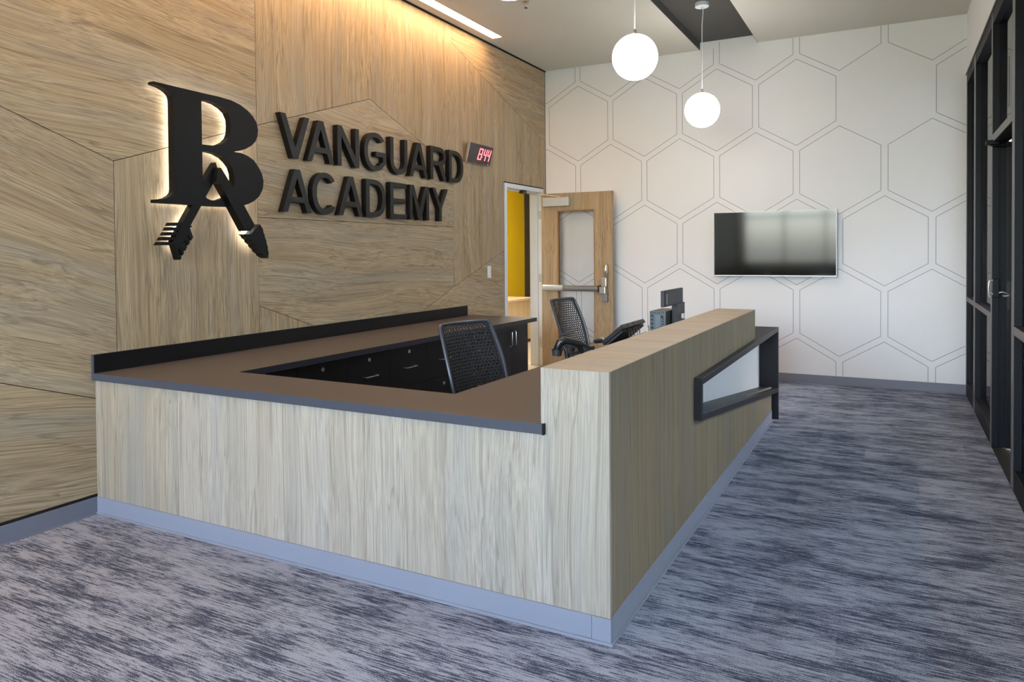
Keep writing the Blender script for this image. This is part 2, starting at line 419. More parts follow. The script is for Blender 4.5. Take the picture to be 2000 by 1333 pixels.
# ceiling
ce = box('ceiling', (-.18, RY-.2, 4.075), (RX+.2, BY+.15, 4.2), MT['charcoal_paint'], bevel=0, kind='structure')
X1, X2 = 2.085, 2.768
SY0, SY1 = RY+.02, 4.655
def soffit(lo, hi): box('ceiling_soffit', lo, hi, MT['soffit'], ce, bevel=0)
soffit((.012, RY, CZ), (.122, BY, 4.075))
soffit((.247, RY, CZ), (X1, BY, 4.075))
soffit((.122, SY1, CZ), (.247, BY, 4.075))
soffit((X2, RY, CZ), (RX, BY, 4.075))
box('recess_side', (X1, RY, CZ-.001), (X1+.004, BY, 4.075), MT['charcoal_paint'], ce, bevel=0)
box('recess_side', (X2-.004, RY, CZ-.001), (X2, BY, 4.075), MT['charcoal_paint'], ce, bevel=0)
box('ceiling_reveal', (-.014, RY, 3.975), (.012, BY, 4.075), MT['joint'], ce, bevel=0)

# right wall above storefront
wr = box('wall_right', (RX, RY, 3.36), (RX+.15, BY, 4.2), MT['white_wall'], bevel=0, kind='structure')
box('header_trim', (RX-.012, RY, 3.345), (RX+.03, BY, 3.36), MT['anod_face'], wr, bevel=.001)

# rear wall with window (behind the camera)
wq = box('wall_rear', (-.18, RY-.2, 0), (.15, RY, 4.2), MT['white_wall'], bevel=0, kind='structure')
box('wall_pier', (RX-.15, RY-.2, 0), (RX+.2, RY, 4.2), MT['white_wall'], wq, bevel=0)
box('wall_header', (.15, RY-.2, 3.6), (RX-.15, RY, 4.2), MT['white_wall'], wq, bevel=0)
w3 = empty('window_3', (2.43, RY-.05, 0), kind='structure')
for i in range(5):
    x = .15+i*1.1275
    box('mullion', (x, RY-.12, 1.12), (x+.05, RY, 3.6), MT['anod'], w3)
box('wall_added_apron', (.15, RY-.2, 0), (RX-.15, RY, 1.12), MT['charcoal_paint'], wq, bevel=0)  # unseen dark apron, added to darken the lower television reflection
for z in (1.12, 2.5, 3.55):
    box('transom', (.15, RY-.12, z), (RX-.15, RY, z+.06), MT['anod'], w3)
for i in range(4):
    x = .2+i*1.1275
    for a, b_ in ((1.18, 2.5), (2.56, 3.55)):
        box('glass_pane', (x, RY-.06, a), (x+1.0775, RY-.052, b_), MT['glass'], w3, bevel=0)

# storefront on the right: window_1 (beyond the door), door_2, window_2 (before the door)
def mullion(par, y0, y1, z0=0, z1=3.345, name='mullion'):
    bm = bmesh.new()
    add_box(bm, (RX, y0, z0), (RX+.044, y1, z1), .0015)
    add_box(bm, (RX+.044, y0+.012, z0), (RX+.056, y1-.012, z1))
    add_box(bm, (RX+.056, y0, z0), (RX+.104, y1, z1), .0015)
    o = link(name, bm, MT['anod'], par)
    box('face_cap', (RX-.002, y0+.004, z0), (RX, y1-.004, z1), MT['anod_face'], o, bevel=0)
    return o
def rail(par, y0, y1, z0, z1, name='transom'):
    o = box(name, (RX, y0, z0), (RX+.104, y1, z1), MT['anod'], par)
    box('face_cap', (RX-.002, y0, z0+.002), (RX, y1, z1-.002), MT['anod_face'], o, bevel=0)
w1 = empty('window_1', (RX, 5.2, 0), kind='structure')
mullion(w1, 6.25, BY-.003); mullion(w1, 5.36, 5.5); mullion(w1, 4.03, 4.1)
for a, b_ in ((4.1, 5.36), (5.5, 6.25)):
    rail(w1, a, b_, .985, 1.035)
    box('head_rail', (RX, a, 3.25), (RX+.104, b_, 3.345), MT['anod'], w1)
    box('sill_rail', (RX, a, 0), (RX+.104, b_, .13), MT['anod'], w1, bevel=.006)
    box('glass_pane', (RX+.046, a, .13), (RX+.054, b_, .985), MT['glass_far'], w1, bevel=0)
    box('glass_pane', (RX+.046, a, 1.035), (RX+.054, b_, 3.25), MT['glass_far'], w1, bevel=0)
w2 = empty('window_2', (RX, 0, 0), kind='structure')
ys = [2.85, 1.55, .25, -1.05, -2.35, -3.65, -4.95, -6.25, RY+.12]
for i, y in enumerate(ys): mullion(w2, y, y+.11 if i == 0 else y+.07)
for a, b_ in zip(ys[1:], ys[:-1]):
    a += .07
    rail(w2, a, b_, .985, 1.045)
    box('head_rail', (RX, a, 3.25), (RX+.104, b_, 3.345), MT['anod'], w2)
    box('sill_rail', (RX, a, 0), (RX+.104, b_, .13), MT['anod'], w2, bevel=.006)
    box('glass_pane', (RX+.046, a, .13), (RX+.054, b_, .985), MT['glass_side'], w2, bevel=0)
    box('glass_pane', (RX+.046, a, 1.045), (RX+.054, b_, 3.25), MT['glass_side'], w2, bevel=0)
d2 = empty('door_2', (RX, 3.5, 0), kind='structure')
rail(d2, 2.96, 4.03, 2.345, 2.405, 'door_head')
box('head_rail', (RX, 2.96, 3.25), (RX+.104, 4.03, 3.345), MT['anod'], d2)
box('glass_pane', (RX+.046, 2.96, 2.405), (RX+.054, 4.03, 3.25), MT['glass'], d2, bevel=0)
leaf = box('door_leaf', (RX+.122, 3.93, .01), (RX+.165, 4.06, 2.37), MT['anod'], d2)
box('stile', (RX+.122, 2.93, .01), (RX+.165, 3.04, 2.37), MT['anod'], leaf)
box('rail', (RX+.122, 3.04, .01), (RX+.165, 3.93, .26), MT['anod'], leaf)
box('rail', (RX+.122, 3.04, 2.24), (RX+.165, 3.93, 2.37), MT['anod'], leaf)
box('glass_pane', (RX+.14, 3.04, .26), (RX+.146, 3.93, 2.24), MT['glass_side'], leaf, bevel=0)
st = box('strike_jamb', (RX+.085, 4.005, 0), (RX+.122, 4.03, 2.345), MT['black'], d2)
for x, z in ((4.953, 2.295), (4.976, 2.296), (4.953, 2.213), (4.952, 2.045), (4.972, 1.707), (4.972, 1.004)):
    lathe('screw_head', [(.0001, -.003), (.006, -.002), (.007, 0), (.007, .004)], (x, 4.011, z), MT['steel'], st, n=12, axis='y')
box('lock_case', (RX+.096, 3.99, 1.06), (RX+.122, 4.014, 1.28), MT['plastic'], d2, bevel=.003)
cl = box('door_closer', (4.812, 3.96, 2.325), (4.9, 4.03, 2.36), MT['anod'], d2, bevel=.004)
tube('closer_arm', [(4.84, 3.99, 2.322), (4.92, 3.97, 2.312), (4.985, 3.93, 2.316)], .006, MT['anod'], cl)
hd = tube('lever_handle', [(4.99, 4.0, 1.185), (4.955, 3.985, 1.19), (4.92, 3.985, 1.2), (4.89, 3.985, 1.19), (4.86, 3.985, 1.185), (4.835, 3.985, 1.2)], [.011, .011, .009, .007, .007, .006], MT['steel'], d2)
tube('lever_spring', [(4.965, 3.99, 1.172), (4.93, 3.99, 1.168), (4.925, 3.99, 1.182)], .009, MT['steel'], d2)
tube('pull_handle', [(4.862, 3.985, 1.29), (4.838, 3.985, 1.285), (4.832, 3.985, 1.23), (4.836, 3.985, 1.17), (4.845, 3.985, 1.158)], .007, MT['steel'], d2)
box('pull_plate', (4.862, 3.975, 1.16), (4.9, 4.03, 1.3), MT['anod'], d2, bevel=.003)

# outside: canopy and wall added to hold back side daylight, paving and lawn
box('ground', (-30, -60, -.3), (60, 60, -.13), MT['lawn'], bevel=0, kind='structure')
pv = box('pavement', (RX+.2, -12, -.13), (9.2, 14, -.01), MT['concrete'], bevel=0, kind='structure')
box('wall_added_light_block', (9.2, -9, -.1), (9.4, 12, 4.6), MT['concrete'], bevel=0, kind='structure')  # unseen wall, added to cut sky light from the right
box('canopy', (RX+.2, -9, 3.5), (7.18, 9.0, 3.65), MT['concrete'], bevel=0, kind='structure')  # unseen roof, added to cut daylight through the side glass

# ------------------------------------------------------------------ room beyond the door
hf = box('floor_hallway', (-3.2, 4.0, -.12), (-.18, 12.2, 0.0), MT['tile_floor'], bevel=0, kind='structure')
box('door_threshold', (-.18, 5.19, -.006), (0, 6.19, .002), MT['tile_floor'], hf, bevel=0)
box('wall_hallway', (-2.15, 4.0, 0), (-2.0, 9.62, 3.0), MT['yellow'], bevel=0, kind='structure')
w_ = box('wall_corridor', (-2.15, 9.62, 0), (-1.99, 12.2, 3.0), MT['dark_brown'], bevel=0, kind='structure')
box('wall_end', (-3.2, 12.2, 0), (.3, 12.35, 3.0), MT['white_wall'], w_, bevel=0)
box('wall_side', (-.18, BY+.15, 0), (-.05, 12.2, 3.0), MT['white_wall'], w_, bevel=0)
box('wall_near', (-2.15, 3.9, 0), (-.18, 4.0, 3.0), MT['white_wall'], w_, bevel=0)
box('ceiling_hallway', (-3.2, 3.9, 3.0), (-.18, 12.35, 3.1), MT['soffit'], bevel=0, kind='structure')
hl = box('added_ceiling_light', (-1.4, 6.2, 2.985), (-.8, 7.4, 3.0), MT['added_panel'], bevel=.002,  # out of view, added to brighten the yellow room
         label='unseen flat ceiling panel added to light the yellow room beyond the door', cat='light')
box('light_frame', (-1.43, 6.17, 2.99), (-1.4, 7.43, 3.0), MT['white_metal'], hl, bevel=.001)
cab = empty('maple_cabinet', (-1.7, 8.5, 0), label='pale maple cabinet seen through the open door against the yellow wall', cat='cabinet')
box('body', (-1.98, 7.0, .06), (-1.33, 8.6, .72), MT['maple'], cab)
box('top', (-1.99, 6.97, .72), (-1.31, 8.63, .76), MT['maple'], cab, bevel=.003)
box('plinth', (-1.95, 7.03, 0), (-1.36, 8.57, .06), MT['dark_brown'], cab)
lt = box('laptop', (-1.85, 7.35, .76), (-1.55, 7.85, .778), MT['plastic'], bevel=.004,
    label='closed black laptop lying on the maple cabinet beyond the door', cat='laptop')

# ------------------------------------------------------------------ door_1
d1 = empty('door_1', (0, 5.66, 0), kind='structure')
fr = box('door_frame', (-.185, 5.135, 0), (.006, 5.19, 2.385), MT['white_metal'], d1, bevel=.002)
box('jamb', (-.185, 6.19, 0), (.006, 6.238, 2.385), MT['white_metal'], fr, bevel=.002)
box('door_head', (-.185, 5.19, 2.333), (.006, 6.19, 2.385), MT['white_metal'], fr, bevel=.002)
box('door_stop', (-.14, 6.175, 0), (-.06, 6.19, 2.333), MT['white_metal'], fr, bevel=.001)
box('door_stop', (-.14, 5.19, 0), (-.06, 5.205, 2.333), MT['white_metal'], fr, bevel=.001)
box('door_stop', (-.14, 5.205, 2.318), (-.06, 6.175, 2.333), MT['white_metal'], fr, bevel=.001)
for z in (1.98, 1.13, .28):
    box('hinge_leaf', (-.05, 6.183, z), (-.008, 6.19, z+.11), MT['steel'], fr, bevel=.001)
YF, YB_ = 6.10, 6.145
LA, LB = .035, 1.03
WX0, WX1, WZ0, WZ1 = .264, .788, .342, 2.083
leaf = prism('door_leaf', [[(LA, .01), (LB, .01), (LB, 2.306), (LA, 2.306)], [(WX0, WZ0), (WX1, WZ0), (WX1, WZ1), (WX0, WZ1)]], YF, YB_, 'y', WDOOR, d1)
prism('glazing_bead', [[(WX0, WZ0), (WX1, WZ0), (WX1, WZ1), (WX0, WZ1)], [(WX0+.014, WZ0+.014), (WX1-.014, WZ0+.014), (WX1-.014, WZ1-.014), (WX0+.014, WZ1-.014)]], YF+.004, YB_-.004, 'y', wood('bead_wood', (0, 0, 0), (150, 112, 76), (120, 86, 56), (164, 126, 88), grey=0), leaf)
box('glass_pane', (WX0+.014, 6.118, WZ0+.014), (WX1-.014, 6.126, WZ1-.014), MT['glass'], leaf, bevel=0)
# exit device
tube('push_bar', [(.36, 6.045, 1.062), (.86, 6.045, 1.062)], .036, MT['grey_bar'], leaf, n=20)
tube('bar_cover', [(.075, 6.05, 1.066), (.085, 6.045, 1.066), (.37, 6.045, 1.066)], [.026, .04, .04], MT['satin'], leaf, n=20)
box('bar_collar', (.855, 6.01, 1.02), (.885, 6.1, 1.105), MT['plastic'], leaf, bevel=.004)
bm = bmesh.new(); add_box(bm, (.885, 5.995, 1.0), (.965, 6.1, 1.09), .008); add_box(bm, (.9, 6.02, 1.09), (.972, 6.1, 1.205), .01)
link('latch_case', bm, MT['steel'], leaf)
box('latch_foot', (.905, 6.03, .9), (.975, 6.1, 1.0), MT['grey_bar'], leaf, bevel=.008)
bm = bmesh.new(); add_tube(bm, [(.955, 6.085, 1.2), (.953, 6.06, 1.245), (.953, 6.055, 1.31), (.953, 6.068, 1.355), (.953, 6.095, 1.37)], [.016, .024, .028, .026, .012], 14)
link('lock_lever', bm, MT['steel'], leaf, smooth=True)
# closer
box('closer_body', (.085, 6.035, 2.135), (.455, 6.1, 2.25), MT['satin'], leaf, bevel=.003)
tube('closer_arm', [(.33, 6.06, 2.256), (.02, 6.02, 2.3), (-.03, 5.95, 2.302)], .008, MT['steel'], leaf)
tube('closer_arm', [(-.03, 5.95, 2.302), (-.03, 5.72, 2.3)], .008, MT['steel'], leaf)
box('arm_shoe', (-.07, 5.66, 2.29), (-.01, 5.76, 2.332), MT['plastic'], leaf, bevel=.003)
box('hinge_plate', (.006, 6.1, .26), (.034, 6.14, .4), MT['steel'], leaf, bevel=.001)

# ================================================================== RECEPTION DESK
W, Y1, YD, XI = 3.222, 3.31, 4.16, 2.93
desk = empty('reception_desk', (1.6, 0, 0), label='L-shaped wood-grain reception desk with raised ledge and dark brown worktop', cat='desk')
prism('front_panel', [(0.002, .104), (.725, .104), (.725, .797), (0.002, .797)], 0, .02, 'y', WDESK, desk)
prism('front_panel', [(.727, .104), (W, .104), (W, 1.065), (XI, 1.065), (XI, .797), (.727, .797)], 0, .02, 'y', WDESK2, desk)
prism('side_panel', [(.0205, .104), (YD, .104), (YD, .31), (1.34, .62), (1.34, .83), (Y1, .83), (Y1, 1.065), (.0205, 1.065)], W-.02, W, 'x', WSIDE, desk)
box('ledge_top', (XI, 0, 1.0655), (W, Y1, 1.067), WTOP, desk, bevel=0)
box('ledge_core', (XI+.02, .0205, 1.04), (W-.0205, Y1-.02, 1.065), WSIDE, desk, bevel=0)
box('ledge_end', (XI+.02, Y1-.02, .84), (W-.0205, Y1, 1.065), WSIDE, desk)
box('ledge_back', (XI, .0205, .84), (XI+.0195, Y1, 1.065), WSIDE, desk)
box('plinth', (0, -.004, 0), (3.145, .016, .103), MT['base'], desk, bevel=.002)
box('plinth', (3.146, -.004, 0), (W+.004, .016, .103), MT['base'], desk, bevel=.002)
box('plinth', (W-.016, .0165, 0), (W+.004, YD, .103), MT['base'], desk, bevel=.002)
bm = bmesh.new(); add_box(bm, (0, -.013, 0), (W+.013, -.004, .012), .003); add_box(bm, (W+.004, -.004, 0), (W+.013, YD, .012), .003)
link('plinth_toe', bm, MT['base'], desk)
prism('worktop', [(0, -.018), (2.944, -.018), (2.944, -.0005), (XI-.001, -.0005), (XI-.001, 4.27), (2.32, 4.27), (2.285, .37), (.765, .39), (.828, 4.3), (0, 4.3)], .8, .84, 'z', MT['worktop'], desk)
box('edge_band', (0, -.021, .799), (2.944, -.018, .841), MT['edge'], desk, bevel=.0006)  # daylight sheen on the front edge is in its colour
box('edge_cap', (2.944, -.022, .797), (2.95, 0, .842), MT['black'], desk, bevel=.0006)
prism('edge_band', [(.765, .39), (.828, 4.3), (.831, 4.3), (.768, .39)], .8, .8405, 'z', MT['frame'], desk)
box('splash', (0.001, -.018, .8405), (.021, 4.22, .95), MT['black'], desk, bevel=.001)
box('splash_edge', (0.001, -.021, .8405), (.021, -.018, .952), MT['edge'], desk, bevel=.0005)  # black splash end, coloured as if reflecting daylight
box('inner_panel', (2.31, .4, .02), (2.33, 4.1, .79), MT['black'], desk)
box('inner_panel', (.75, .365, .02), (2.3, .385, .79), MT['black'], desk)
# trapezoid shelf frame on the visitor side
XO, XB = 3.264, 3.1
box('shelf_plank', (XB, 1.332, .797), (XO, 4.31, .835), MT['frame'], desk)
box('shelf_plank', (XI, Y1+.001, .797), (XB, 4.31, .835), MT['frame'], desk)
prism('shelf_upright', [(1.332, .603), (1.332, .797), (1.37, .797), (1.37, .599)], XB, XO, 'x', MT['frame'], desk)
prism('shelf_plank', [(1.37, .599), (1.37, .636), (4.272, .283), (4.272, .246)], XB, XO, 'x', MT['frame'], desk)
prism('shelf_upright', [(4.272, .0), (4.31, .0), (4.31, .797), (4.272, .797)], XB, XO, 'x', MT['frame'], desk)
prism('shelf_back', [(1.37, .636), (4.272, .283), (4.272, .797), (1.37, .797)], XB-.012, XB, 'x', MT['panel_white'], desk)
# thin light lines of the edge banding on the shelf frame
box('edge_line', (XO, 1.332, .833), (XO+.0008, 4.31, .836), MT['anod_face'], desk, bevel=0)
prism('edge_line', [(1.37, .6335), (1.37, .6365), (4.272, .2835), (4.272, .2805)], XO, XO+.0008, 'x', MT['anod_face'], desk)

# ------------------------------------------------------------------ base cabinets under the wall side worktop
FX = .73
def handle(p, y, z, vert, par):
    h = .072
    if vert: pts = [(FX, y, z-h), (FX+.03, y, z-h), (FX+.036, y, z-h+.008), (FX+.036, y, z+h-.008), (FX+.03, y, z+h), (FX, y, z+h)]
    else: pts = [(FX, y-h, z), (FX+.03, y-h, z), (FX+.036, y-h+.008, z), (FX+.036, y+h-.008, z), (FX+.03, y+h, z), (FX, y+h, z)]
    tube('handle', pts, .0042, MT['steel'], par, n=8)
def lock(y, z, par, r=.015):
    bm = bmesh.new(); add_lathe(bm, [(r*.55, .006), (r*.8, .006), (r, .003), (r, 0)], (FX, y, z), 16, 'x')
    o = link('lock', bm, MT['steel'], par, smooth=True)
ub = [.4, .888, 1.39, 1.884, 2.392, 2.895, 3.42]
nm = ['hidden behind the front worktop corner', 'second along from the front corner, only its lock showing', 'third along from the front corner', 'fourth along, left of the near chair', 'fifth along, seen through the near chair back', 'sixth along, beside the double-door cabinet']
for i in range(6):
    a, b_ = ub[i], ub[i+1]
    c = empty('drawer_cabinet', (.4, (a+b_)/2, 0), label='black two-drawer cabinet ' + nm[i], cat='cabinet', group='black drawer cabinets under the wall worktop')
    box('body', (.03, a+.002, .1), (FX-.02, b_-.002, .799), MT['black'], c)
    box('plinth', (.03, a+.002, 0), (FX-.07, b_-.002, .1), MT['joint'], c)
    for z0, z1 in ((.465, .788), (.105, .461)):
        d = box('drawer', (FX-.019, a+.002, z0), (FX, b_-.002, z1), MT['black'], c)
        zl = .742 if z0 > .4 else .405
        lock((a+b_)/2, zl, d); handle(None, (a+b_)/2, zl-.122, False, d)
c = empty('double_door_cabinet', (.4, 3.86, 0), label='black cabinet with two doors at the far end of the wall worktop', cat='cabinet')
box('body', (.03, 3.424, .1), (FX-.02, 4.28, .799), MT['black'], c)
box('plinth', (.03, 3.424, 0), (FX-.07, 4.28, .1), MT['joint'], c)
for a, b_, hy in ((3.424, 3.893, 3.86), (3.896, 4.28, 3.945)):
    d = box('door', (FX-.019, a, .105), (FX, b_, .788), MT['black'], c)
    handle(None, hy, .655, True, d)
    if hy < 3.9: lock(3.885, .575, d, .009)

# ================================================================== SIGN
OUT = [(0.351, 2.624), (0.475, 2.622), (0.711, 2.62), (0.852, 2.62), (0.952, 2.614), (1.03, 2.597), (1.098, 2.567), (1.148, 2.53), (1.179, 2.49), (1.191, 2.442), (1.184, 2.391), (1.164, 2.353), (1.125, 2.318), (1.074, 2.289), (1.024, 2.271), (0.969, 2.257), (1.036, 2.255), (1.092, 2.242), (1.148, 2.216), (1.19, 2.172), (1.222, 2.125), (1.236, 2.07), (1.227, 2.013), (1.194, 1.96), (1.143, 1.92), (1.093, 1.898), (1.044, 1.884), (0.935, 1.869), (0.812, 1.865), (0.657, 1.865), (0.483, 1.865), (0.353, 1.865), (0.354, 1.886), (0.397, 1.89), (0.433, 1.901), (0.467, 1.92), (0.483, 1.939), (0.487, 1.959), (0.487, 2.193), (0.488, 2.504), (0.487, 2.535), (0.479, 2.56), (0.459, 2.578), (0.435, 2.59), (0.4, 2.601), (0.371, 2.605), (0.35, 2.608)]
H1 = [(0.704, 2.57), (0.766, 2.577), (0.828, 2.568), (0.88, 2.549), (0.92, 2.522), (0.944, 2.478), (0.947, 2.43), (0.942, 2.382), (0.926, 2.346), (0.893, 2.315), (0.846, 2.291), (0.788, 2.278), (0.705, 2.275)]
H2 = [(0.705, 2.229), (0.765, 2.232), (0.821, 2.226), (0.879, 2.206), (0.919, 2.177), (0.949, 2.146), (0.966, 2.101), (0.969, 2.048), (0.958, 2.004), (0.93, 1.964), (0.897, 1.933), (0.845, 1.914), (0.8, 1.904), (0.768, 1.906), (0.744, 1.913), (0.719, 1.929), (0.706, 1.945)]
SHAFT_R = [(0.803, 2.126), (0.825, 2.128), (0.901, 2.035), (1.019, 1.885), (1.113, 1.749), (1.078, 1.704), (1.029, 1.701), (0.931, 1.851), (0.817, 2.018), (0.785, 2.031)]
SHAFT_L = [(0.814, 2.167), (0.828, 2.131), (0.848, 2.09), (0.802, 2.034), (0.741, 1.944), (0.684, 1.85), (0.598, 1.717), (0.546, 1.746), (0.594, 1.82), (0.658, 1.92), (0.715, 2.027)]
FEATHER = [(0.463, 1.744), (0.546, 1.747), (0.619, 1.725), (0.598, 1.712), (0.623, 1.652), (0.606, 1.63), (0.585, 1.671), (0.577, 1.659), (0.599, 1.62), (0.582, 1.597), (0.563, 1.638), (0.554, 1.627), (0.576, 1.587), (0.56, 1.563), (0.539, 1.607), (0.531, 1.596), (0.552, 1.552), (0.54, 1.532), (0.517, 1.577), (0.508, 1.566), (0.532, 1.521), (0.524, 1.504), (0.511, 1.504), (0.48, 1.599), (0.367, 1.598), (0.382, 1.619), (0.472, 1.62), (0.478, 1.63), (0.389, 1.629), (0.405, 1.651), (0.492, 1.652), (0.497, 1.662), (0.412, 1.661), (0.426, 1.682), (0.51, 1.684), (0.514, 1.694), (0.433, 1.692), (0.446, 1.714), (0.531, 1.716), (0.536, 1.725), (0.452, 1.723)]
HEAD = [(1.023, 1.679), (1.067, 1.68), (1.085, 1.685), (1.16, 1.753), (1.171, 1.745), (1.194, 1.713), (1.192, 1.701), (1.207, 1.674), (1.206, 1.662), (1.224, 1.629), (1.221, 1.618), (1.235, 1.59), (1.233, 1.576), (1.242, 1.545), (1.236, 1.506), (1.218, 1.511), (1.189, 1.527), (1.182, 1.539), (1.149, 1.559), (1.143, 1.573), (1.114, 1.592), (1.11, 1.606), (1.08, 1.625), (1.077, 1.639), (1.049, 1.655), (1.046, 1.665)]
em = empty('emblem_sign', (0, .8, 1.86), label='large black backlit letter B crossed by a bent arrow on the wood wall', cat='sign')
XF0, XF1 = .042, .095
prism('letter_body', [OUT, H1, H2], XF0, XF1, 'x', MT['sign'], em)
prism('arrow_shaft', SHAFT_L, XF0, XF1-.003, 'x', MT['sign'], em)
prism('arrow_shaft', SHAFT_R, XF0+.02, .13, 'x', MT['sign'], em)
prism('arrow_feather', FEATHER, XF0, XF1, 'x', MT['sign'], em)
prism('arrow_head', HEAD, XF0+.02, .13, 'x', MT['sign'], em)
prism('backlight', [inset_poly(OUT, .012), inset_poly(H1, -.012), inset_poly(H2, -.012)], XF0-.006, XF0-.0005, 'x', MT['halo'], em)
prism('backlight', inset_poly([(1.01, 1.88), (1.08, 1.88), (1.13, 1.76), (1.16, 1.7), (1.22, 1.55), (1.15, 1.58), (1.07, 1.66), (1.05, 1.71)], .008), XF0+.008, XF0+.0195, 'x', MT['halo'], em)
prism('backlight', inset_poly([(.62, 1.85), (.68, 1.85), (.6, 1.69), (.55, 1.56), (.52, 1.55), (.49, 1.6), (.5, 1.72), (.55, 1.74)], .008), XF0-.006, XF0-.0005, 'x', MT['halo'], em)
for y, z in ((.6, 2.4), (.6, 2.0), (1.08, 2.45), (1.1, 2.05), (1.11, 1.72), (.56, 1.6)):
    tube('stand_off', [(0, y, z), (XF0+.03, y, z)], .006, MT['steel'], em, n=8)

H = .337
def arc(cx, cy, rx, ry, a0, a1, n=14, p=2.0):
    out = []
    for i in range(n+1):
        a = math.radians(a0+(a1-a0)*i/n); c, s = math.cos(a), math.sin(a)
        out.append((cx+rx*math.copysign(abs(c)**(2/p), c), cy+ry*math.copysign(abs(s)**(2/p), s)))
    return out
def glyph(ch, w):
    s, t = .05, .043; m = w/2
    if ch == 'V': return [[(0, H), (.056, H), (m, .085), (w-.056, H), (w, H), (m+.03, 0), (m-.03, 0)]]
    if ch == 'A':
        ap = H-.07; xi = lambda z: .056+(m-.056)*z/ap
        return [[(0, 0), (.056, 0), (xi(.075), .075), (w-xi(.075), .075), (w-.056, 0), (w, 0), (m+.032, H), (m-.032, H)], [(xi(.12), .12), (w-xi(.12), .12), (m, ap)]]
    if ch == 'N': return [[(0, 0), (0, H), (.055, H), (w-s, .09), (w-s, H), (w, H), (w, 0), (w-.055, 0), (s, H-.09), (s, 0)]]
    if ch == 'U': return [[(0, H)] + arc(m, .115, m, .12, 180, 360) + [(w, H), (w-s, H)] + arc(m, .115, m-s, .075, 360, 180) + [(s, H)]]
    if ch == 'C':
        return [arc(m, H/2, m, H/2+.004, 38, 322, 30, 2.2) + arc(m, H/2, m-s, H/2-t+.003, 318, 42, 30, 2.2)]
    if ch == 'G':
        return [arc(m, H/2, m, H/2+.004, 38, 318, 30, 2.2) + [(w, .075), (w, .172), (m+.005, .172), (m+.005, .128), (w-s, .128), (w-s, .085)] + arc(m, H/2, m-s, H/2-t+.003, 312, 42, 26, 2.2)]
    if ch == 'D':
        return [[(0, 0), (0, H)] + arc(.42*w, H/2, .58*w, H/2, 90, -90, 20, 2.3), [(s, t), (s, H-t)] + arc(.42*w, H/2, .58*w-s, H/2-t, 90, -90, 20, 2.3)]
    if ch == 'R':
        hy = H-.094
        return [[(0, 0), (0, H)] + arc(.52*w, hy, .44*w, .094, 90, -60, 14, 2.3) + [(w, 0), (w-.058, 0), (.5*w, H-.188), (s, H-.188), (s, 0)],
                [(s, H-.146), (s, H-t)] + arc(.5*w, H-.0945, .46*w-s, .0515, 90, -90, 12, 2.3)]
    if ch == 'E': return [[(0, 0), (0, H), (w, H), (w, H-t), (s, H-t), (s, H/2+t/2), (w-.014, H/2+t/2), (w-.014, H/2-t/2), (s, H/2-t/2), (s, t), (w, t), (w, 0)]]
    if ch == 'M': return [[(0, 0), (0, H), (.07, H), (m, .11), (w-.07, H), (w, H), (w, 0), (w-.046, 0), (w-.046, H-.08), (m+.026, 0), (m-.026, 0), (.046, H-.08), (.046, 0)]]
    if ch == 'Y': return [[(0, H), (.056, H), (m, .18), (w-.056, H), (w, H), (m+s/2, .13), (m+s/2, 0), (m-s/2, 0), (m-s/2, .13)]]
rows_ = [('VANGUARD', 2.283, [(1.447, 1.76), (1.732, 2.046), (2.09, 2.368), (2.436, 2.752), (2.812, 3.08), (3.113, 3.425), (3.47, 3.768), (3.818, 4.1)], 'upper'),
         ('ACADEMY', 1.862, [(1.46, 1.776), (1.785, 2.078), (2.095, 2.412), (2.454, 2.735), (2.804, 3.06), (3.11, 3.438), (3.497, 3.79)], 'lower')]
lab = {'upper': ['first in the upper row, beside the emblem', 'second in the upper row', 'third in the upper row', 'fourth in the upper row', 'fifth in the upper row', 'sixth in the upper row', 'seventh in the upper row', 'ending the upper row near the clock'],
       'lower': ['starting the lower row', 'second in the lower row', 'third in the lower row', 'fourth in the lower row', 'fifth in the lower row', 'sixth in the lower row', 'ending the lower row']}
for word, z0, spans, rw in rows_:
    for i, (ch, (a, b_)) in enumerate(zip(word, spans)):
        loops = [[(a+p[0], z0+p[1]) for p in lp] for lp in glyph(ch, b_-a)]
        prism('sign_letter', loops, .003, .056, 'x', MT['letter'], None, bevel=.0012,
              label='raised black sign letter %s, %s' % (ch, lab[rw][i]), cat='letter', group='raised sign letters on the wood wall')

# ------------------------------------------------------------------ clock
cy0, cy1 = 4.165, 4.72
ck = empty('digital_clock', (0, 4.5, 2.65), label='wall clock with red digits and tilted dark face', cat='clock')
xt, xb2, zt, zb2 = .085, .03, 2.752, 2.536
def cface(y, t): return Vector((xb2+(xt-xb2)*t, y, zb2+(zt-zb2)*t))
bm = bmesh.new()
v = [bm.verts.new(p) for p in ((0, 4.29, 2.565), (0, 4.29, 2.7), (0, cy1-.02, 2.7), (0, cy1-.02, 2.565), (xb2-.012, 4.24, zb2+.01), (xt-.012, 4.27, zt-.01), (xt-.012, cy1-.02, zt-.01), (xb2-.012, cy1-.02, zb2+.01))]
for f in ((0, 1, 2, 3), (4, 5, 6, 7), (0, 4, 5, 1), (1, 5, 6, 2), (2, 6, 7, 3), (3, 7, 4, 0)): bm.faces.new([v[j] for j in f])
link('housing', bm, MT['plastic'], ck)
nrm = Vector((zt-zb2, 0, -(xt-xb2))).normalized()
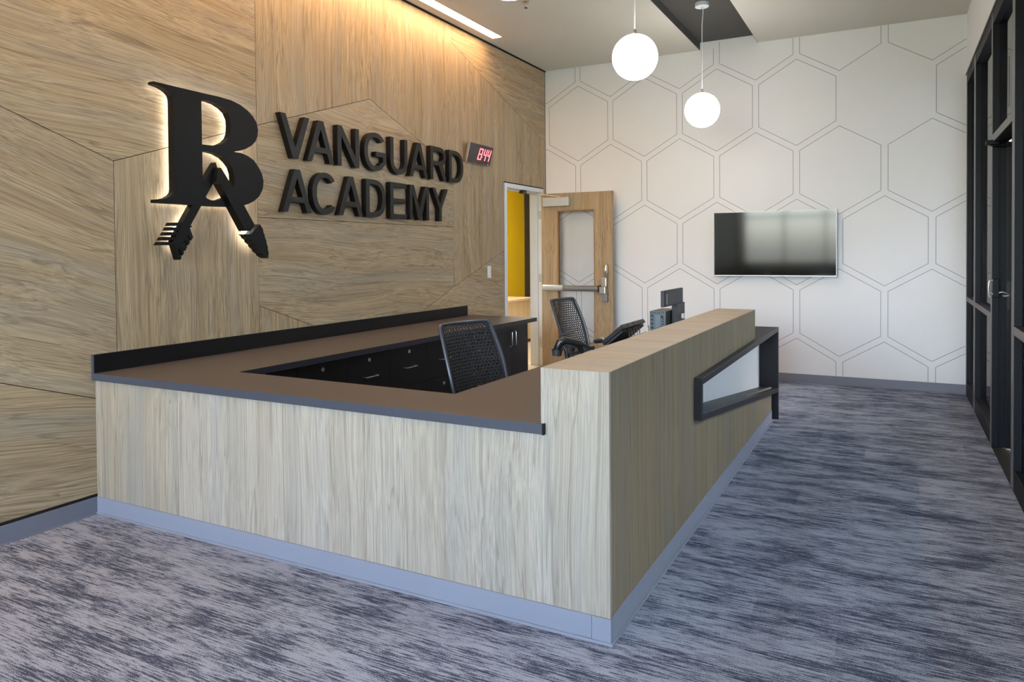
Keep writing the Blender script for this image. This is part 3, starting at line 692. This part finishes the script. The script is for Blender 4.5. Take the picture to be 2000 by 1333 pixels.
def slab(name, y0, y1, t0, t1, d0, d1, mat, skew=.0, par=ck):
    bm = bmesh.new(); vv = []
    for d in (d0, d1):
        for (y, t) in ((y0, t0), (y1, t0), (y1, t1), (y0, t1)):
            vv.append(bm.verts.new(cface(y+skew*t, t)+nrm*d))
    for f in ((0, 1, 2, 3), (4, 5, 6, 7), (0, 4, 5, 1), (1, 5, 6, 2), (2, 6, 7, 3), (3, 7, 4, 0)): bm.faces.new([vv[j] for j in f])
    return link(name, bm, mat, par)
slab('silver_frame', cy0+.02, cy1, 0, 1, -.016, .004, MT['steel'])
fc = slab('face', cy0+.045, cy1-.004, .012, .985, 0, .006, plain('clock_face', srgb(62, 52, 54), .25))
slab('sensor_window', 4.52, 4.62, .02, .12, .006, .0065, MT['plastic'], par=fc)
slab('label_mark', 4.645, 4.68, .05, .09, .006, .0065, MT['paper'], par=fc)
def seg_digit(ch, y0, wd, t0, t1):
    segs = {'8': 'abcdefg', '4': 'bcfg'}[ch]; tm = (t0+t1)/2; q = .014; tq = .055
    R_ = {'a': (y0, y0+wd, t1-tq, t1), 'd': (y0, y0+wd, t0, t0+tq), 'g': (y0, y0+wd, tm-tq/2, tm+tq/2), 'f': (y0, y0+q, tm, t1), 'b': (y0+wd-q, y0+wd, tm, t1), 'e': (y0, y0+q, t0, tm), 'c': (y0+wd-q, y0+wd, t0, tm)}
    bm = bmesh.new()
    for s_ in segs:
        a, b_, c_, d_ = R_[s_]; vv = []
        for d in (.0062, .008):
            for (y, t) in ((a, c_), (b_, c_), (b_, d_), (a, d_)): vv.append(bm.verts.new(cface(y+.035*(t-.2), t)+nrm*d))
        for f in ((0, 1, 2, 3), (4, 5, 6, 7), (0, 4, 5, 1), (1, 5, 6, 2), (2, 6, 7, 3), (3, 7, 4, 0)): bm.faces.new([vv[j] for j in f])
    link('digit', bm, MT['led'], fc)
seg_digit('8', 4.405, .078, .22, .80); seg_digit('4', 4.515, .062, .22, .80); seg_digit('4', 4.6, .062, .22, .80)
for t in (.38, .62): slab('colon_dot', 4.493, 4.503, t-.03, t+.03, .0062, .008, MT['led'], par=fc)

# ------------------------------------------------------------------ light switch
sw = empty('light_switch', (0, 4.74, 1.31), label='small white light switch on the wood wall left of the open door', cat='switch')
box('plate', (.001, 4.7, 1.238), (.007, 4.78, 1.38), MT['white_metal'], sw, bevel=.002)
rk = box('rocker', (.007, 4.722, 1.275), (.012, 4.758, 1.343), MT['paper'], sw, bevel=.002)

# ------------------------------------------------------------------ television
tvx0, tvx1, tvz0, tvz1 = 2.262, 3.622, 1.229, 1.992
tv = empty('television', ((tvx0+tvx1)/2, BY, 1.6), label='black flat-screen television mounted on the white hexagon wall', cat='television')
box('mount', (2.7, BY-.03, 1.4), (3.2, BY, 1.85), MT['black'], tv, bevel=0)
box('housing', (tvx0+.02, 6.262, tvz0+.02), (tvx1-.02, BY-.03, tvz1-.02), MT['plastic'], tv, bevel=.006)
box('bezel', (tvx0, 6.248, tvz0), (tvx1, 6.266, tvz1), MT['satin'], tv, bevel=.002)
box('screen', (tvx0+.008, 6.2455, tvz0+.014), (tvx1-.008, 6.249, tvz1-.006), MT['screen'], tv, bevel=0)
box('badge', (2.925, 6.2455, tvz0-.006), (2.965, 6.262, tvz0+.005), MT['satin'], tv, bevel=.002)

# ------------------------------------------------------------------ pendants
def pendant(x, y, zc, label, r=.176):
    p = empty('globe_pendant', (x, y, 4.075), label=label, cat='pendant light', group='white globe pendants in the ceiling recess')
    lathe('canopy', [(.066, 4.03), (.07, 4.034), (.07, 4.072), (.066, 4.075)], (x, y, 0), MT['white_metal'], p)
    tube('cord', [(x+.01, y, 4.03), (x+.012, y, 3.97), (x+.002, y, 3.85), (x, y, zc+r+.04)], .004, MT['white_metal'], p, n=8)
    tube('cable', [(x-.004, y, 4.03), (x-.004, y, zc+r+.02)], .0022, MT['steel'], p, n=6)
    lathe('socket', [(.012, zc+r-.008), (.014, zc+r+.0), (.014, zc+r+.03), (.008, zc+r+.04)], (x, y, 0), MT['steel'], p, n=16)
    n = 24
    lathe('globe', [(max(.001, r*math.sin(PI*i/n)), zc-r*math.cos(PI*i/n)) for i in range(n+1)], (x, y, 0), MT['globe'], p, n=40)
pendant(2.405, 2.837, 3.046, 'white globe pendant nearer the camera, hanging lower left and larger in view')
pendant(2.445, 4.894, 2.978, 'white globe pendant nearer the hexagon wall, with its round ceiling canopy showing')

pendant(2.40, .76, 3.046, 'unseen globe pendant added for light above the desk front, third from the hexagon wall')  # this and the next two: unseen globes added to brighten the room
pendant(2.40, -1.32, 3.046, 'unseen globe pendant added for light in the entrance area, fourth from the hexagon wall')
pendant(2.40, -3.4, 3.046, 'unseen globe pendant added for light, nearest the rear window')

# ------------------------------------------------------------------ ceiling strip light
sl = empty('strip_light', (.185, 2, 4.0), label='long recessed warm strip light in the ceiling along the wood wall', cat='light')
box('diffuser', (.126, SY0+.01, 4.0), (.243, SY1-.004, 4.006), MT['strip'], sl, bevel=0)
bm = bmesh.new()
add_box(bm, (.122, SY0, CZ-.001), (.126, SY1, 4.07)); add_box(bm, (.243, SY0, CZ-.001), (.247, SY1, 4.07)); add_box(bm, (.126, SY1-.004, CZ-.001), (.243, SY1, 4.07))
link('housing', bm, MT['white_metal'], sl)

# ------------------------------------------------------------------ sprinkler
sp = empty('sprinkler', (1.008, 3.741, 3.983), label='small chrome fire sprinkler head hanging from the ceiling', cat='sprinkler')
lathe('escutcheon', [(.03, 3.97), (.036, 3.975), (.036, 3.983)], (1.008, 3.741, 0), MT['steel'], sp, n=20)
tube('sprinkler_frame', [(.99, 3.741, 3.97), (.988, 3.741, 3.945), (1.008, 3.741, 3.925), (1.028, 3.741, 3.945), (1.026, 3.741, 3.97)], .003, MT['steel'], sp, n=8)
lathe('deflector', [(.016, 3.918), (.018, 3.92), (.004, 3.925)], (1.008, 3.741, 0), MT['plastic'], sp, n=16)

# ================================================================== CHAIRS
def back_point(u, v):
    """u across -.5...5, v 0..1 upwards -> chair-local point (faces +x)"""
    z = .56+.52*v
    half = (.235 + .02*math.sin(PI*v) - .01*v)
    y = u*2*half
    x = -.22 - .165*v + .018*math.sin(PI*v*1.1) - .0*v + .05*(2*abs(u))**2.2*.9
    return Vector((x, y, z))
def bnorm(u, v):
    e = .003
    a = back_point(u+e, v)-back_point(u-e, v); b_ = back_point(u, v+e)-back_point(u, v-e)
    return a.cross(b_).normalized()
def make_chair(label):
    global LOCAL
    LOCAL = True
    t = empty('office_chair', (0, 0, 0), label=label, cat='chair', group='black mesh-back office chairs behind the desk')
    # perforated backrest
    NX, NY = 15, 25
    Wb, Hb = .43, .50
    a = Wb/NX; hgt = Hb/NY
    bm = bmesh.new(); cache = {}
    def vert(p):
        k = (round(p[0], 5), round(p[1], 5))
        if k not in cache:
            u = p[0]/.47; v = p[1]/.52
            cache[k] = bm.verts.new(back_point(u, v))
        return cache[k]
    for j in range(NY):
        for i in range(NX - (j % 2)):
            cx = -Wb/2 + a*(i+.5+(.5 if j % 2 else 0)); cy = .01 + hgt*(j+.5)
            q = hgt/3
            outer = [(cx, cy+hgt/2+q/2), (cx+a/2, cy+hgt/2-q/2), (cx+a/2, cy-hgt/2+q/2), (cx, cy-hgt/2-q/2), (cx-a/2, cy-hgt/2+q/2), (cx-a/2, cy+hgt/2-q/2)]
            mids = []
            for k in range(6):
                p, r_ = outer[k], outer[(k+1) % 6]; mids += [p, ((p[0]+r_[0])/2, (p[1]+r_[1])/2)]
            ou = [vert(p) for p in mids]; inn = []
            for k in range(12):
                an = PI/2 - k*PI/6
                inn.append(bm.verts.new(back_point((cx+.40*a*math.cos(an))/.47, (cy+.42*hgt*math.sin(an))/.52)))
            for k in range(12): bm.faces.new((ou[k], ou[(k+1) % 12], inn[(k+1) % 12], inn[k]))
    bmesh.ops.recalc_face_normals(bm, faces=bm.faces)
    bmesh.ops.solidify(bm, geom=bm.faces[:], thickness=.005)
    link('backrest_mesh', bm, MT['mesh'], t)
    # solid band round the mesh
    bm = bmesh.new()
    def rr(hw, hv, rad, n=6):
        pts = []
        for (sx, sy, a0) in ((1, 1, 0), (-1, 1, 90), (-1, -1, 180), (1, -1, 270)):
            for k in range(n+1):
                an = math.radians(a0+90*k/n); pts.append((sx*(hw-rad)+rad*math.cos(an), .5+sy*(hv-rad)+rad*math.sin(an)))
        out = []
        for k in range(len(pts)):      # subdivide the long sides so the band follows the curve
            p, q = pts[k], pts[(k+1) % len(pts)]; d = math.hypot(q[0]-p[0], q[1]-p[1]); m_ = max(1, int(d/.06))
            for s_ in range(m_): out.append((p[0]+(q[0]-p[0])*s_/m_, p[1]+(q[1]-p[1])*s_/m_))
        return out
    base = rr(.5, .5, .055)
    rings = []
    for off in (0, 1):
        ring = []
        for (u, v) in base:
            k = 1 if off == 0 else .885
            kv = 1 if off == 0 else .93
            ring.append((u*k, .5+(v-.5)*kv))
        rings.append(ring)
    A = [bm.verts.new(back_point(u, v)) for u, v in rings[0]]; B = [bm.verts.new(back_point(u, v)+bnorm(u, v)*.004) for u, v in rings[1]]
    A2 = [bm.verts.new(back_point(u, v)-bnorm(u, v)*.008) for u, v in rings[0]]; B2 = [bm.verts.new(back_point(u, v)-bnorm(u, v)*.008) for u, v in rings[1]]
    n = len(A)
    for k in range(n):
        l = (k+1) % n
        bm.faces.new((A[k], A[l], B[l], B[k])); bm.faces.new((A2[k], B2[k], B2[l], A2[l])); bm.faces.new((A[k], A2[k], A2[l], A[l])); bm.faces.new((B[k], B[l], B2[l], B2[k]))
    link('backrest_band', bm, MT['mesh'], t)
    bm = bmesh.new(); add_tube(bm, [back_point(u, v) for u, v in base]+[back_point(*base[0])], .011, 8)
    link('backrest_rim', bm, MT['chair_rim'], t, smooth=True)
    # seat: rounded cushion
    bm = bmesh.new(); add_box(bm, (-.23, -.24, .44), (.24, .24, .5), .028)
    link('seat', bm, MT['plastic_soft'], t, smooth=True)
    bm = bmesh.new(); add_tube(bm, [(-.05, 0, .43), (-.22, 0, .44), (-.26, 0, .52), (-.235, 0, .62)], [.03, .028, .025, .02], 10)
    link('back_support', bm, MT['plastic'], t, smooth=True)
    for s_ in (-1, 1):
        bm = bmesh.new(); add_tube(bm, [(0, s_*.2, .435), (0, s_*.275, .45), (0, s_*.29, .52), (-.01, s_*.29, .66)], .014, 8)
        ar = link('armrest', bm, MT['plastic'], t, smooth=True)
        bm = bmesh.new(); add_box(bm, (-.11, s_*.29-.04, .66), (.13, s_*.29+.04, .69), .012); link('arm_pad', bm, MT['plastic_soft'], ar, smooth=True)
    bm = bmesh.new(); add_lathe(bm, [(.028, .12), (.028, .26), (.018, .26), (.018, .42), (.06, .42), (.07, .44)], (0, 0, 0), 16)
    link('column', bm, MT['plastic'], t, smooth=True)
    for k in range(5):
        an = 2*PI*k/5+.3; c_, s_ = math.cos(an), math.sin(an)
        bm = bmesh.new(); add_tube(bm, [(.02*c_, .02*s_, .13), (.18*c_, .18*s_, .115), (.3*c_, .3*s_, .085)], [.026, .02, .014], 8)
        lg = link('leg', bm, MT['plastic'], t, smooth=True)
        bm = bmesh.new()
        for w_s in (-1, 1):
            ox, oy = -s_*.014*w_s, c_*.014*w_s
            add_tube(bm, [(.3*c_+ox*.4, .3*s_+oy*.4, .03), (.3*c_+ox*1.6, .3*s_+oy*1.6, .03)], .03, 12)
        add_tube(bm, [(.3*c_, .3*s_, .03), (.3*c_, .3*s_, .09)], .007, 6)
        link('caster', bm, MT['plastic'], lg, smooth=True)
    LOCAL = False
    return t
def copy_tree(o, parent=None):
    c = o.copy(); COL.objects.link(c)
    if parent: c.parent = parent
    for ch in list(o.children): copy_tree(ch, c)
    return c
ch1 = make_chair('black mesh-back office chair nearer the camera, facing the desk corner')
ch2 = copy_tree(ch1); ch2['label'] = 'black mesh-back office chair farther away, in front of the open wood door'
def put(ch, topx, topy, th):
    # top centre of the back is at local x=-.38
    ch.location = (topx+math.cos(th)*.385, topy+math.sin(th)*.385, 0); ch.rotation_euler = (0, 0, th)
put(ch1, 1.70, 1.37, -.235)
put(ch2, 1.33, 3.76, -.10)

# ================================================================== THINGS ON THE DESK
SU = Vector((.885, .466, 0)); SW = Vector((-.466, .885, 0)); A0 = Vector((2.40, 1.5, .84))
def sp_(u, v, w=0): return A0+SU*u+Vector((0, 0, v))+SW*w
sc_ = empty('barcode_scanner', A0, label='glossy black handheld barcode scanner resting in its stand on the worktop', cat='scanner')
u0 = .0
K = .04
tube('scanner_body', [sp_(-.068, .027+K), sp_(-.064, .055+K), sp_(-.048, .09+K), sp_(-.022, .104+K), sp_(.012, .098+K), sp_(.048, .088+K), sp_(.076, .078+K), sp_(.084, .074+K)], [.016, .024, .028, .027, .023, .023, .024, .018], MT['plastic'], sc_, n=18)
tube('scanner_grip', [sp_(.07, .075+K), sp_(.078, .05+K), sp_(.088, .03+K), sp_(.094, .022+K)], [.02, .016, .012, .006], MT['plastic'], sc_, n=14)
bm = bmesh.new(); c0 = sp_(-.068, 0)
add_lathe(bm, [(.026, .008+K), (.03, .012+K), (.034, .05+K), (.031, .05+K), (.024, .02+K)], c0, 20)
link('cradle', bm, MT['plastic_soft'], sc_, smooth=True)
tube('stand_post', [sp_(.004, .008), sp_(-.004, .05), sp_(-.01, .085), sp_(-.03, .07+K), sp_(-.045, .03+K)], [.016, .012, .012, .012, .008], MT['plastic'], sc_, n=12)
lathe('stand_base', [(.05, 0), (.052, .003), (.045, .008), (.016, .014)], A0, MT['plastic'], sc_, n=28)
tube('cable', [sp_(.08, .075+K), sp_(.11, .072+K), sp_(.15, .05+K), sp_(.19, .03+K), sp_(.26, .008)], [.013, .01, .005, .0035, .003], MT['plastic'], sc_, n=10)
tube('trigger_arm', [sp_(-.01, .075, -.012), sp_(.01, .065, -.02), sp_(.06, .03, -.02)], .006, MT['plastic'], sc_, n=8)

# desk phone with key modules; back faces the visitor side
ph = empty('desk_phone', (2.45, 2.75, .84), label='black desk phone with two key modules, tilted on its stand, seen from behind', cat='telephone')
bot, top = Vector((2.30, 0, .862)), Vector((2.455, 0, .995))
dn = (top-bot).normalized(); nn = Vector((dn.z, 0, -dn.x))       # nn points to +x / down (its back)
def ph_slab(name, y0, y1, s0, s1, d0, d1, mat, bev=.006, par=None):
    bm = bmesh.new(); add_box(bm, (s0, y0, d0), (s1, y1, d1), bev)
    L_ = (top-bot).length
    for v in bm.verts:
        s_, y_, d_ = v.co; v.co = bot+dn*(s_*L_)+nn*d_+Vector((0, y_, 0))
    return link(name, bm, mat, par or ph)
for y0, y1, nm_ in ((2.36, 2.47, 'key_module'), (2.478, 2.595, 'key_module'), (2.603, 2.88, 'phone_body')):
    b1 = ph_slab(nm_, y0, y1, 0, 1, -.012, .02, MT['plastic'])
    ph_slab('back_cover', y0+.008, y1-.008, .1, .86, .02, .036, MT['plastic_soft'], .005, b1)
    bm = bmesh.new(); ym = y1-.03
    add_tube(bm, [(2.50, y0+.02, .955), (2.505, y0+.02, .86), (2.47, y0+.02, .846)], .0035, 6); add_tube(bm, [(2.50, ym, .955), (2.505, ym, .86), (2.47, ym, .846)], .0035, 6)
    link('stand_wire', bm, MT['steel'], b1, smooth=True)
ph_slab('label_sticker', 2.79, 2.86, .88, .985, .0202, .021, MT['paper'], 0)
bar = empty('wrist_rest', (2.25, 2.6, .845), label='long black padded bar lying along the inner worktop edge by the phone', cat='bar')
tube('padded_bar', [(2.205, 2.44, .862), (2.213, 2.45, .862), (2.25, 2.52, .862), (2.268, 2.6, .862), (2.27, 2.9, .862)], [.012, .017, .018, .02, .02], MT['plastic_soft'], bar, n=14)
box('bar_clip', (2.235, 2.50, .845), (2.262, 2.515, .885), MT['steel'], bar, bevel=.001)

# computer
pc = empty('desktop_computer', (2.38, 3.7, .84), label='small black desktop computer tower with its port side toward the camera', cat='computer')
px0, px1, py0, py1, pz = 2.308, 2.45, 3.5, 3.86, 1.013
box('case', (px0, py0+.004, .843), (px1, py1, pz), MT['pc'], pc, bevel=.003)
rp = box('rear_panel', (px0+.001, py0, .844), (px1-.001, py0+.005, pz-.001), MT['pc_rear'], pc, bevel=.001)
lathe('power_knob', [(.006, -.008), (.011, -.006), (.012, 0)], (px1-.032, py0, pz-.045), MT['plastic'], rp, n=14, axis='y')
box('drive_bay', (px0+.05, py0-.003, .87), (px1-.045, py0, pz-.035), plain('bay', srgb(110, 124, 140), .4), rp, bevel=.001)
for k in range(3): box('port', (px1-.032, py0-.003, .90+k*.022), (px1-.014, py0, .91+k*.022), MT['plastic'], rp, bevel=.0005)
for k in range(7): box('vent_slot', (px0+.012+k*.018, py0-.002, pz-.018), (px0+.02+k*.018, py0, pz-.008), MT['plastic'], rp, bevel=0)
for k in range(4): box('port', (px0+.012, py0-.003, .86+k*.034), (px0+.034, py0, .882+k*.034), MT['plastic_soft'], rp, bevel=.0005)

mo = empty('monitor', (2.48, 3.7, .84), label='dark monitor seen from behind, rising above the desktop computer on the worktop', cat='monitor')
b1 = box('screen_housing', (2.462, 3.31, 1.062), (2.492, 3.92, 1.2), MT['mon'], mo, bevel=.003)
box('back_shell', (2.492, 3.34, 1.07), (2.5, 3.885, 1.193), MT['mon'], b1, bevel=.003)
box('logo_strip', (2.5, 3.36, 1.085), (2.5012, 3.375, 1.17), MT['satin'], b1, bevel=0)
b2 = box('stand_housing', (2.456, 3.67, .842), (2.505, 3.935, 1.07), MT['mon'], mo, bevel=.005)
pg = box('plug', (2.506, 3.80, .93), (2.53, 3.835, .975), MT['paper'], b2, bevel=.003)
tube('cable', [(2.518, 3.815, .93), (2.515, 3.80, .90), (2.53, 3.77, .85)], .004, MT['plastic'], b2, n=8)
